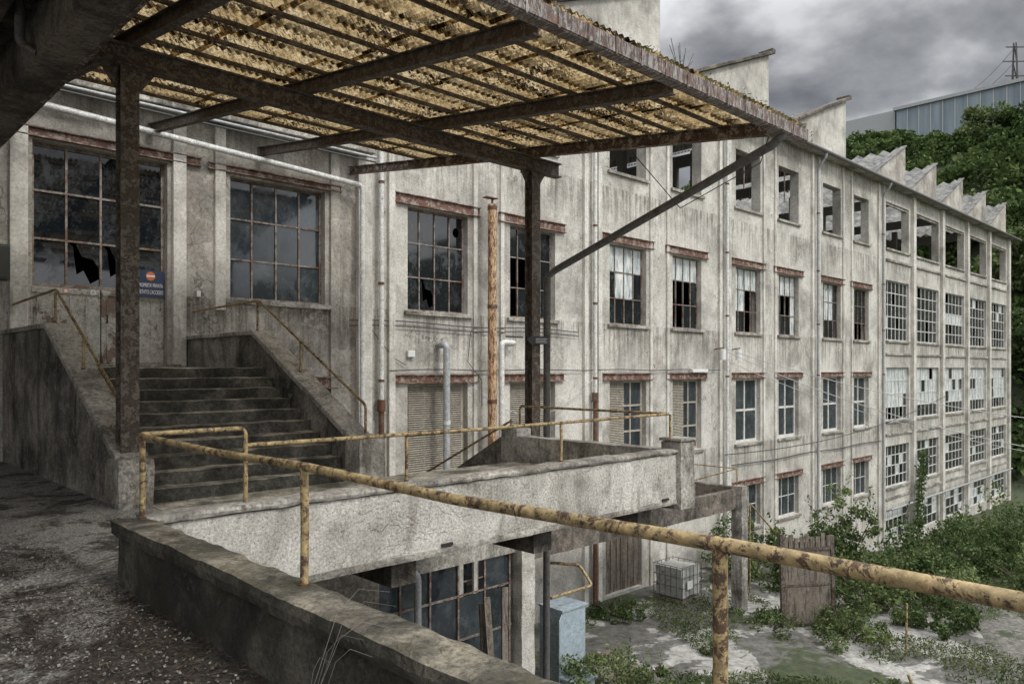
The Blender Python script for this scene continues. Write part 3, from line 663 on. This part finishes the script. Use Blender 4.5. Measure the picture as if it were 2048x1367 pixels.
# ---------------------------------------------------------------- overhead left structure
oh=thing('overhead_roof','dark concrete roof and stepped edge beam overhead at the left','roof')
MB().rbox(2.0,2.42,2,YF-.05,3.35,3.95,.2,.02).build('edge_beam',M['darkcon'],oh)
MB().box(1.8,2.45,2,YF-.05,3.96,4.08).build('ledge',M['darkcon'],oh,.01); MB().box(1.55,1.75,2,YF-.05,3.75,4.0).build('ledge',M['darkcon'],oh,.01)
MB().box(2.43,2.5,2,YF-.05,3.42,3.5).build('steel_angle',M['beamlight'],oh)
MB().box(2.43,2.47,2,YF-.05,3.7,3.78).build('steel_angle',M['beamlight'],oh)
MB().box(-8,2.6,2,YF-.05,4.081,4.3).build('slab',M['darkcon'],oh)
for k in range(6): MB().box(-8,1.54,3+2.2*k,3.25+2.2*k,3.7,4.08).build('cross_beam',M['darkcon'],oh)
a,b=P(50,8.2); MB().tube(elbow([(a-.05,b,4.0),(a-.05,b,3.5),(a+.1,b-.1,3.4)],5,.08),.05,10).build('drain_pipe',M['pipe_dark'],oh)
# ---------------------------------------------------------------- courtyard objects
x,yc=P(1355,24.3)
ib=thing('liquid_container','grimy caged plastic liquid container on pallet standing by the factory wall','container')
MB().rbox(x-.5,x+.5,yc-.5,yc+.5,-7.12,-6.2,.25,.02).build('tank',M['tank'],ib)
mb=MB()
for i in range(6):
    q=-.53+i*1.06/5
    for s in(-1,1): mb.obox((x+q,yc+s*.53,-7.15),(x+q,yc+s*.53,-6.15),.015,.015); mb.obox((x+s*.53,yc+q,-7.15),(x+s*.53,yc+q,-6.15),.015,.015)
for z in (-7.1,-6.78,-6.47,-6.15):
    for s in(-1,1): mb.obox((x-.54,yc+s*.545,z),(x+.54,yc+s*.545,z),.015,.015); mb.obox((x+s*.545,yc-.54,z),(x+s*.545,yc+.54,z),.015,.015)
mb.build('cage',M['pipe_dark'],ib); MB().box(x-.55,x+.55,yc-.55,yc+.55,-7.3,-7.17).build('pallet',M['wood'],ib)
MB().box(x-.3,x+.0,yc-.57,yc-.558,-6.85,-6.6).build('label_plate',M['white'],ib)
x,yc=P(1125,17.6)
cb=thing('steel_cabinet','battered blue grey steel cabinet with open door in the courtyard','cabinet')
MB().box(x-.4,x+.4,yc-.35,yc-.33,-7.28,-5.45).box(x-.4,x-.38,yc-.33,yc+.35,-7.28,-5.45).box(x+.38,x+.4,yc-.33,yc+.35,-7.28,-5.45).box(x-.42,x+.46,yc-.38,yc+.37,-5.449,-5.4).build('body',M['cabinet'],cb,.005)
MB().obox((x-.42,yc-.36,-6.35),(x-.82,yc-.65,-6.35),.02,1.75).build('door',M['cabinet'],cb,.004)
bx=MB().box(x-.75,x-.15,yc-1.1,yc-.65,-7.3,-6.75).box(x-.8,x-.1,yc-1.15,yc-.6,-6.749,-6.7).build('metal_box',[M['cabinet']],None,.01); tag(bx,'low rusty metal box in front of the blue grey cabinet','box')
x,yc=P(1617,21.7)
gp=thing('old_gate_panel','tall weathered brown gate panel standing upright among the courtyard weeds','gate')
MB().box(-.72,.72,-.02,.02,.15,2.45).build('panel_sheet',M['wood'],gp)
mb=MB(); mb.box(-.8,-.7,-.06,.06,0,2.7); mb.box(.7,.8,-.06,.06,0,2.6); mb.box(-.7,.7,-.05,.05,.05,.15); mb.box(-.7,.7,-.05,.05,2.2,2.3); mb.box(-.7,.7,-.04,.04,1.2,1.26); mb.build('panel_frame',M['beam'],gp)
for i in range(9): MB().box(-.7+i*.16,-.58+i*.16,-.05,-.025,2.28,2.62+.06*math.sin(i*2)).build('top_slat',M['wood'],gp)
gp.location=(x,yc,-7.35); gp.rotation_euler=(0,R(-1.5),R(-38))
for i,(px,tilt,zt_,l) in enumerate(((958,.30,-4.6,'leftmost of the three brown planks leaning by the shaded glass screen'),(978,.16,-4.45,'middle brown plank leaning by the shaded glass screen'),(997,.4,-4.3,'rightmost and longest brown plank leaning near the concrete pillar'),(905,-.35,-5.0,'short plank leaning to the left under the walkway'))):
    x,yc=P(px,14.6); o=MB().obox((x-.06*i,yc-.3,-7.3),(x+tilt,yc+.25,zt_),.16,.04).build('wooden_plank',M['wood']); tag(o,l,'plank')
x,yc=P(770,13.2)
t=thing('scrap_frame','dark scrap metal frame standing in the shade under the walkway','frame')
for k in range(6): MB().obox((x-.45+.18*k,yc,-7.2),(x-.42+.18*k,yc+.1,-4.7),.03,.03).build('bar',M['black'],t)
MB().obox((x-.5,yc+.1,-4.7),(x+.55,yc+.1,-4.75),.04,.05).build('top_rail',M['black'],t)
MB().rbox(x+.9,x+1.5,yc-.2,yc+.2,-7.3,-5.7,.15,.03).build('post_block',M['darkcon'],t)
vs=[];fs=[]; x,yc=P(1215,18.4)
for i in range(33):
    vs+=[(x-.9+i*.05,yc-.5,-7.22+.025*math.sin(i*1.57)),(x-.7+i*.05,yc+.6,-7.1+.025*math.sin(i*1.57))]
    if i: fs.append((2*i-2,2*i-1,2*i+1,2*i))
tag(MB().add(vs,fs,0,True).build('corrugated_sheet',M['wood']),'fallen corrugated sheet lying on the courtyard near the weeds','sheet')
x,yc=P(1812,19.5); tag(MB().tube([(x,yc,-7.4),(x+.06,yc,-6.0)],.028,8).build('iron_stake',M['yellow']),'thin yellow stake standing in the shrubs at lower right','post')
x,yc=P(1838,14.5); tag(MB().tube([(x,yc,-7.4),(x-.1,yc,-6.2),(x-.28,yc+.1,-5.75)],.03,8).build('iron_stake',M['yellow']),'bent yellow stake at the bottom edge in the weeds','post')
x,yc=P(1500,25); x2,y2=P(1590,27)
rail('slope_handrail','thin yellow rail sloping down behind the pillar toward the shrubs',[[(x,yc,-4.4),(x2,y2,-6.6)]],[(x,yc,-7.3,-4.4)],.025)
# ---------------------------------------------------------------- cables
def wire(p,q,sag,label,r=.012,mat='cable_light'):
    pts=[Vector(p).lerp(Vector(q),i/24)+Vector((0,0,-sag*4*(i/24)*(1-i/24))) for i in range(25)]
    tag(MB().tube(pts,r,5).build('overhead_cable',M[mat]),label,'cable')
A=(25.6,YF-.4,.75)
def PT(px,y_,d): a,b=P(px,d); return (a,b,ZY(y_,d))
wire(A,PT(2200,852,24),.4,'topmost pale cable from the wall bracket to the right edge',.014)
wire((25.6,YF-.4,.65),PT(2200,918,22),.5,'middle pale cable from the wall bracket to the right edge',.014)
wire((25.6,YF-.4,.3),PT(2200,925,24),.5,'lowest pale cable from the wall bracket to the right edge',.01)
wire((25.6,YF-.3,-3.2),(50,YF-.6,-1.6),.6,'cable sagging along the lower windows toward the far wing',.02,'cable')
wire((13.0,YF-.1,-.3),(18.1,YF-.15,-.3),1.0,'drooping thin cable on the wall behind the orange flue',.01)
for i,(xx,l) in enumerate(((25.35,'left white insulator box on the wall bracket'),(26.5,'right white insulator box on the wall bracket'))):
    t=thing('insulator_lamp',l,'insulator'); MB().tube([(xx,YF-.35,.35),(xx,YF-.35,.75)],.12,10).build('casing',M['white'],t); MB().obox((xx,YF,.75),(xx,YF-.4,.8),.04,.04).build('bracket',M['rust'],t)
tl=MB().box(23.6,24.6,YF-.2,YF-.02,-.12,0).build('strip_light',M['white'],None,.02); tag(tl,'white strip light fixture on the wall over a lower window','light')
# ---------------------------------------------------------------- vegetation
def shrub(name,label,px,d,h,r,seed,mat='leaf',n=2600,size=.13,cat='shrub',zb=None,group=None):
    rng=np.random.RandomState(seed); x,y_=P(px,d); zb=H(x,y_) if zb is None else zb
    t=thing(name,label,cat,group,(x,y_,zb)); bl=[]
    nb=int(18+h*9)
    for k in range(nb):
        a=rng.rand()*6.28; q=r*math.sqrt(rng.rand())*.95; zz=h*(.06+.88*rng.rand()**1.1)*(1-.45*q/r)
        bl.append((q*math.cos(a),q*math.sin(a),zz,.10*r+.19*r*rng.rand()))
    sp=[]
    for k in range(int(9+h*4)):
        b=bl[rng.randint(nb)]; dx,dy=rng.normal(size=2)*.3
        for q in range(26): f=q/26; sp.append((b[0]+dx*f*h*.35+rng.normal()*.05,b[1]+dy*f*h*.35+rng.normal()*.05,b[2]+f*h*.32))
    leaves('foliage',np.concatenate([blobpts(rng,bl,n/nb),np.array(sp)]),size,M[mat],t,seed=seed)
    for k in range(5):
        b=bl[k*2]; MB().tube([(b[0]*.1,b[1]*.1,-.1),(b[0]*.4,b[1]*.4,b[2]*.5),(b[0],b[1],b[2]+.2)],[.04,.025,.008],5).build('stem',M['bark'],t)
    return t
shrub('shrub','leafy climbing bush beside the lower platform pillar',1500,26.5,2.7,1.6,1,'leaf_light',4500)
shrub('shrub','tall wispy shrub rising in front of the lower windows',1690,27,3.6,1.4,2,'leaf_light',4400,.12)
shrub('shrub','dense dark shrub in the middle of the courtyard thicket',1760,25,2.9,1.9,3,'leaf',6400,.12)
shrub('shrub','rounded shrub right of the brown gate panel',1730,22.5,2.3,1.4,4,'leaf_light',5200,.10)
shrub('shrub','low spreading shrub at the right end of the thicket',1840,23.5,2.1,1.7,5,'leaf_light',5200,.11)
shrub('shrub','bush filling the gap behind the brown gate panel',1640,26,2.0,1.4,6,'leaf',3200)
shrub('shrub','bushy growth at the foot of the far wing, left of the corner',1900,33,2.9,2.2,7,'leaf',4800,.14)
shrub('shrub','tall bush covering the base of the wing near the right edge',1990,36,4.0,2.5,8,'leaf_light',5200,.16)
shrub('shrub','dark bush at the right picture edge below the wing',2060,31,3.8,2.2,9,'leaf',4800,.15)
shrub('shrub','mixed bush at lower right behind the yellow stakes',1930,29,1.7,1.6,10,'leaf',3600)
shrub('shrub','low bush between the thicket and the grey path',1870,21.5,1.0,1.1,17,'leaf',3200,.10)
shrub('shrub','green bush at the right edge beyond the grey path',2070,27,2.0,1.5,18,'leaf_light',4200,.13)
shrub('weed_clump','lush leafy weeds at the bottom edge near the steel cabinet',1235,16.4,1.5,1.3,11,'leaf_light',6000,.08,'weeds')
shrub('weed_clump','small weeds clump left of the lower platform pillar',1240,22.5,.5,.8,12,'leaf',1300,.09,'weeds')
shrub('weed_clump','thin green weeds at the base of the gate panel',1540,21.5,.55,1.1,13,'leaf_light',1800,.08,'weeds')
shrub('weed_clump','isolated small weed on the pale courtyard slabs',1430,19.5,.35,.35,14,'leaf_light',450,.08,'weeds')
shrub('weed_clump','ragged weeds in front of the dark shrubs',1700,20.5,.8,1.2,15,'leaf_light',2600,.09,'weeds')
shrub('weed_clump','weeds at the bottom edge around the bent yellow stake',1800,16,.6,1.2,16,'leaf_light',3200,.08,'weeds')
shrub('weed_clump','low weeds at the very bottom beside the foreground rail post',1340,15.5,.5,1.0,19,'leaf',2400,.07,'weeds')
rng=np.random.RandomState(5); pts=[]
for k in range(900):
    z=rng.uniform(-9,-4.6); pts.append((46.3+rng.normal()*.35+.3*math.sin(z),YF-.4-rng.rand()*.15,z))
ivt=thing('climbing_ivy','ivy strand climbing the first pilaster of the far wing','ivy'); leaves('foliage',pts,.18,M['leaf'],ivt)
MB().tube([(46.3+.3*math.sin(z),YF-.38,z) for z in (-9.5,-8,-7,-6,-5)],.03,5).build('stem',M['bark'],ivt)
rng=np.random.RandomState(9); pts=[]
while len(pts)<26000:
    px=rng.uniform(1150,2100); d=15+19*rng.rand()**1.3; x,y_=P(px,d)
    if y_>15: continue
    if noise.noise(Vector((x*.35,y_*.35,7)))+.3*noise.noise(Vector((x*1.3,y_*1.3,2)))>.06: pts.append((x,y_,H(x,y_)+.03+rng.rand()*.14))
gg=leaves('grass_and_weeds',pts,.11,M['grass'],None,.25,seed=4); gg['kind']='stuff'
rng=np.random.RandomState(21); bl=[]
while len(bl)<3800:
    x=rng.uniform(74,148); y_=rng.uniform(-5,95); d=CX*x+CY*y_; px=1024+1524*(CY*x-CX*y_)/d
    if px<1280 or px>2200: continue
    s=rng.uniform(1.5,3.2); 
    if x>115: s*=.65
    bl.append((x,y_,H(x,y_)+s*.5,s))
    for q in range(2): bl.append((x+rng.normal()*s*.7,y_+rng.normal()*s*.7,H(x,y_)+s*(.6+.6*rng.rand()),s*.5))
hp=blobpts(rng,bl,46); fo=leaves('hillside_woodland',hp,.6,M['leaf_hill'],None,.7,seed=8); fo['kind']='stuff'
def tree(label,px,d,h,r,seed,mat='leaf_hill',size=.42,dz=0):
    rng=np.random.RandomState(seed); x,y_=P(px,d); t=thing('hillside_tree',label,'tree','trees on the hillside',(x,y_,H(x,y_)+dz)); bl=[]
    for k in range(30):
        a=rng.rand()*6.28; u=rng.rand(); q=r*math.sqrt(rng.rand())*(1-.5*u); bl.append((q*math.cos(a),q*math.sin(a),h*(.3+.62*u),r*(.16+.2*rng.rand())))
    leaves('crown',blobpts(rng,bl,140),size,M[mat],t,.7,seed=seed)
    mb=MB().tube([(0,0,-1),(.1,0,h*.4),(.2,.1,h*.8)],[.25,.18,.06],7)
    for k in range(6): b=bl[k]; mb.tube([(0,0,h*.35),(b[0]*.6,b[1]*.6,b[2]*.8),b[:3]],[.1,.06,.02],5)
    mb.build('trunk',M['bark'],t)
tl_=[('light green rounded tree on the crest right of the hilltop building',1965,110,6,4.5),('tree on the crest at the right picture edge',2058,106,6,4.5),
('small tree at the left end of the hillside crest',1712,112,4,3.2),('tall tree on the slope left of the crest gap',1770,102,5,4),('spreading tree half way down the slope',1850,95,7,5),
('bushy tree above the corrugated sawtooth roofs',1905,91,7,5),('tree close above the last sawtooth',1985,88,7,5),('large tree at the right edge mid slope',2060,84,7,5),('dark tree at the right edge below the roof corner',2062,72,9,4.5),('tree beside the end of the factory at mid height',2055,80,9,5)]
for i,(l,px,d,h,r) in enumerate(tl_): tree(l,px,d,h,r,40+i,['leaf_light','leaf_hill','leaf'][i%3])
rng=np.random.RandomState(60); pts=[(rng.uniform(6.0,10.1) ,4.78+rng.normal()*.04,3.27+rng.rand()**2*.14) for k in range(900)]
pts=[p for p in pts if noise.noise(Vector((p[0]*2.5,0,0)))>-.05]
t=thing('gutter_weeds','weeds growing in the outer gutter of the canopy','weeds'); leaves('foliage',pts,.045,M['grass'],t,.3)
rng=np.random.RandomState(61); pts=[(rng.uniform(24.5,33) ,YF-.45+rng.normal()*.06,9.88+rng.rand()**2*.5) for k in range(1500)]
pts=[p for p in pts if noise.noise(Vector((p[0]*1.2,0,3)))>0]
t=thing('eaves_weeds','weeds and moss growing along the factory eaves below the sawtooth gables','weeds'); leaves('foliage',pts,.14,M['leaf_light'],t,.3)
def twig(x,y_,z,label,h,seed):
    rng=random.Random(seed); mb=MB()
    for k in range(9):
        a=rng.uniform(-.6,.6); mb.tube([(x+rng.uniform(-.2,.2),y_,z),(x+a*.6,y_,z+h*.5),(x+a*1.3,y_,z+h*rng.uniform(.7,1.1))],.012,4)
    tag(mb.build('dry_shrub',M['bark']),label,'shrub')
twig(23.0,YF-.1,9.9,'leafless twiggy shrub on the eaves between the two big gables',1.6,2)
# ---------------------------------------------------------------- hilltop
hb=thing('hilltop_building','long low pale building with blue grey glass front on the hilltop','building')
N=NT('blue_grey_cladding'); m=N.col(N.ramp(N.noise(.8,4,mp=(1,1,.1)),[(.3,(.14,.18,.21)),(.7,(.26,.31,.34))]),.3)
MB().box(152,175,25,53,34,48.7).build('glass_front',m,hb); MB().box(151.6,175,24.5,53.5,48.71,49.3).build('roof_edge',M['pipe_grey'],hb)
MB().box(153,175,53.6,66,34,49.2).build('wall',M['pipe_grey'],hb)
for k in range(14): MB().box(151.9,151.99,25+2*k,25.15+2*k,40,48.7).build('mullion',M['cable_light'],hb)
x,y_=P(2030,185); zb=30; zt=ZY(86,185); py=thing('lattice_pylon','tall steel lattice power pylon on the hilltop at upper right','pylon')
mb=MB(); n=10
for k in range(n):
    a=zb+(zt-zb)*k/n; b=zb+(zt-zb)*(k+1)/n; wa=2.8*(1-k/n)+.5; wb=2.8*(1-(k+1)/n)+.5
    for sx in(-1,1):
        for sy in(-1,1): mb.obox((x+sx*wa/2,y_+sy*wa/2,a),(x+sx*wb/2,y_+sy*wb/2,b),.2,.2)
        mb.obox((x+sx*wa/2,y_-wa/2,a),(x+sx*wb/2,y_+wb/2,b),.13,.13); mb.obox((x-wa/2,y_+sx*wa/2,a),(x+wb/2,y_+sx*wb/2,b),.13,.13); mb.obox((x+wa/2,y_+sx*wa/2,a),(x-wb/2,y_+sx*wb/2,b),.13,.13)
mb.build('lattice_mast',M['cable'],py)
for z,w in((zt-1,2.2),(zt-4.5,3),(zt-8,2.4)): MB().obox((x-w*.7,y_+w*.7,z),(x+w*.7,y_-w*.7,z),.2,.25).build('cross_arm',M['cable'],py)
for i,(z,l) in enumerate(((zt-1,'upper power line leaving the pylon to the left'),(zt-4.5,'lower power line leaving the pylon to the left'))):
    wire((x,y_,z),PT(1850,215+6*i,230),4,l,.05,'cable')
# ---------------------------------------------------------------- litter
rng=np.random.RandomState(31); pts=[];p2=[]
for k in range(12000):
    x=rng.uniform(-1.2,1.7); y_=rng.uniform(2.2,9); pts.append((x,y_,-1.545+rng.rand()*.012))
for k in range(20000):
    y_=rng.uniform(2,7.5); x=1.75-abs(rng.normal())*1.0
    if noise.noise(Vector((x*1.2,y_*1.2,4)))>-.2: p2.append((x,y_,-1.545+rng.rand()*.02))
o=leaves('loose_pebbles',pts,.018,M['pebble'],None,.8,.5,3); o['kind']='stuff'
o=leaves('leaf_litter',p2,.04,M['dry'],None,.12,.8,5); o['kind']='stuff'
mb=MB()
for k in range(6):
    x0=1.5+.03*math.sin(k*2.1); y0=2.71+.03*math.cos(k*1.7); h=.42+.05*k; dx=.05+.035*k; dy=-.04-.03*((k*3)%5)
    mb.tube([(x0,y0,-1.56),(x0+dx*.2,y0+dy*.2,-1.56+h*.5),(x0+dx*.6,y0+dy*.6,-1.56+h*.88),(x0+dx,y0+dy,-1.56+h),(x0+dx*1.6,y0+dy*1.6,-1.56+h*.95)],[.0016,.0014,.0012,.001,.0005],4)
tag(mb.build('dry_grass_tuft',M['pebble']),'dry pale grass blades rising at the foot of the foreground parapet','grass tuft')
# ---------------------------------------------------------------- camera, light, world
cd=bpy.data.cameras.new('camera'); cam=bpy.data.objects.new('camera',cd); COL.objects.link(cam)
cd.sensor_width=36; cd.lens=1524/2048*36; cd.shift_y=54.5/2048; cd.clip_end=3000; cd.clip_start=.05
cam.rotation_euler=(R(90),0,-math.atan2(CX,CY)); sc.camera=cam
sv=Vector((.12,-.72,.8)).normalized()
sd=bpy.data.lights.new('sun','SUN'); sd.energy=1.5; sd.angle=R(10); sd.color=(1,.97,.92)
so=bpy.data.objects.new('sun',sd); COL.objects.link(so); so.rotation_euler=(-sv).to_track_quat('-Z','Y').to_euler()
w=bpy.data.worlds.new('World'); sc.world=w; w.use_nodes=True; t=w.node_tree; t.nodes.clear()
def wn(k): return t.nodes.new(k)
def wm(op,a,b,c=None):
    x=wn('ShaderNodeMath'); x.operation=op
    for i,v in enumerate((a,b)):
        if isinstance(v,(int,float)): x.inputs[i].default_value=v
        else: t.links.new(v,x.inputs[i])
    return x.outputs[0]
out=wn('ShaderNodeOutputWorld'); sk=wn('ShaderNodeTexSky'); sk.sky_type='NISHITA'; sk.sun_disc=False; sk.sun_elevation=math.asin(sv.z); sk.sun_rotation=math.atan2(sv.x,sv.y)
b1=wn('ShaderNodeBackground'); b1.inputs[1].default_value=.08; t.links.new(sk.outputs[0],b1.inputs[0])
tc=wn('ShaderNodeTexCoord'); mp=wn('ShaderNodeMapping'); mp.inputs['Scale'].default_value=(1,1,1.7); mp.inputs['Location'].default_value=(.3,.1,.35); t.links.new(tc.outputs['Generated'],mp.inputs[0])
ns=wn('ShaderNodeTexNoise'); ns.inputs['Scale'].default_value=4.2; ns.inputs['Detail'].default_value=10; ns.inputs['Roughness'].default_value=.5; ns.inputs['Distortion'].default_value=.12; t.links.new(mp.outputs[0],ns.inputs['Vector'])
rp=wn('ShaderNodeValToRGB'); e=rp.color_ramp.elements; e[0].position=.37; e[0].color=(.13,.133,.142,1); e[1].position=.60; e[1].color=(.74,.75,.76,1); q=e.new(.49); q.color=(.35,.355,.37,1)
t.links.new(ns.outputs['Fac'],rp.inputs[0])
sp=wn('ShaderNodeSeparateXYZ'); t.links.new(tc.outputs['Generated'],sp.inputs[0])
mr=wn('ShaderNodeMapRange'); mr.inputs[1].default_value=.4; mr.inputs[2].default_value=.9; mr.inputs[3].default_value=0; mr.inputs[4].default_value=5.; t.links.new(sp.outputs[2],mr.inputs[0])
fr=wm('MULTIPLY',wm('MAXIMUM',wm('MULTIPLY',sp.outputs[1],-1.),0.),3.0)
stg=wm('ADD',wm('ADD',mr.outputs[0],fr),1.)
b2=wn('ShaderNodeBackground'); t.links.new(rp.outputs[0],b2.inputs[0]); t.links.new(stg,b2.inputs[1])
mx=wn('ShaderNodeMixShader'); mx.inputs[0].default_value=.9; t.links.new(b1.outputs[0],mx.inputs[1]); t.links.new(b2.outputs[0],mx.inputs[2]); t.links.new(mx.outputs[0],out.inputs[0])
sc.view_settings.view_transform='Standard'; sc.view_settings.look='None'; sc.view_settings.exposure=0
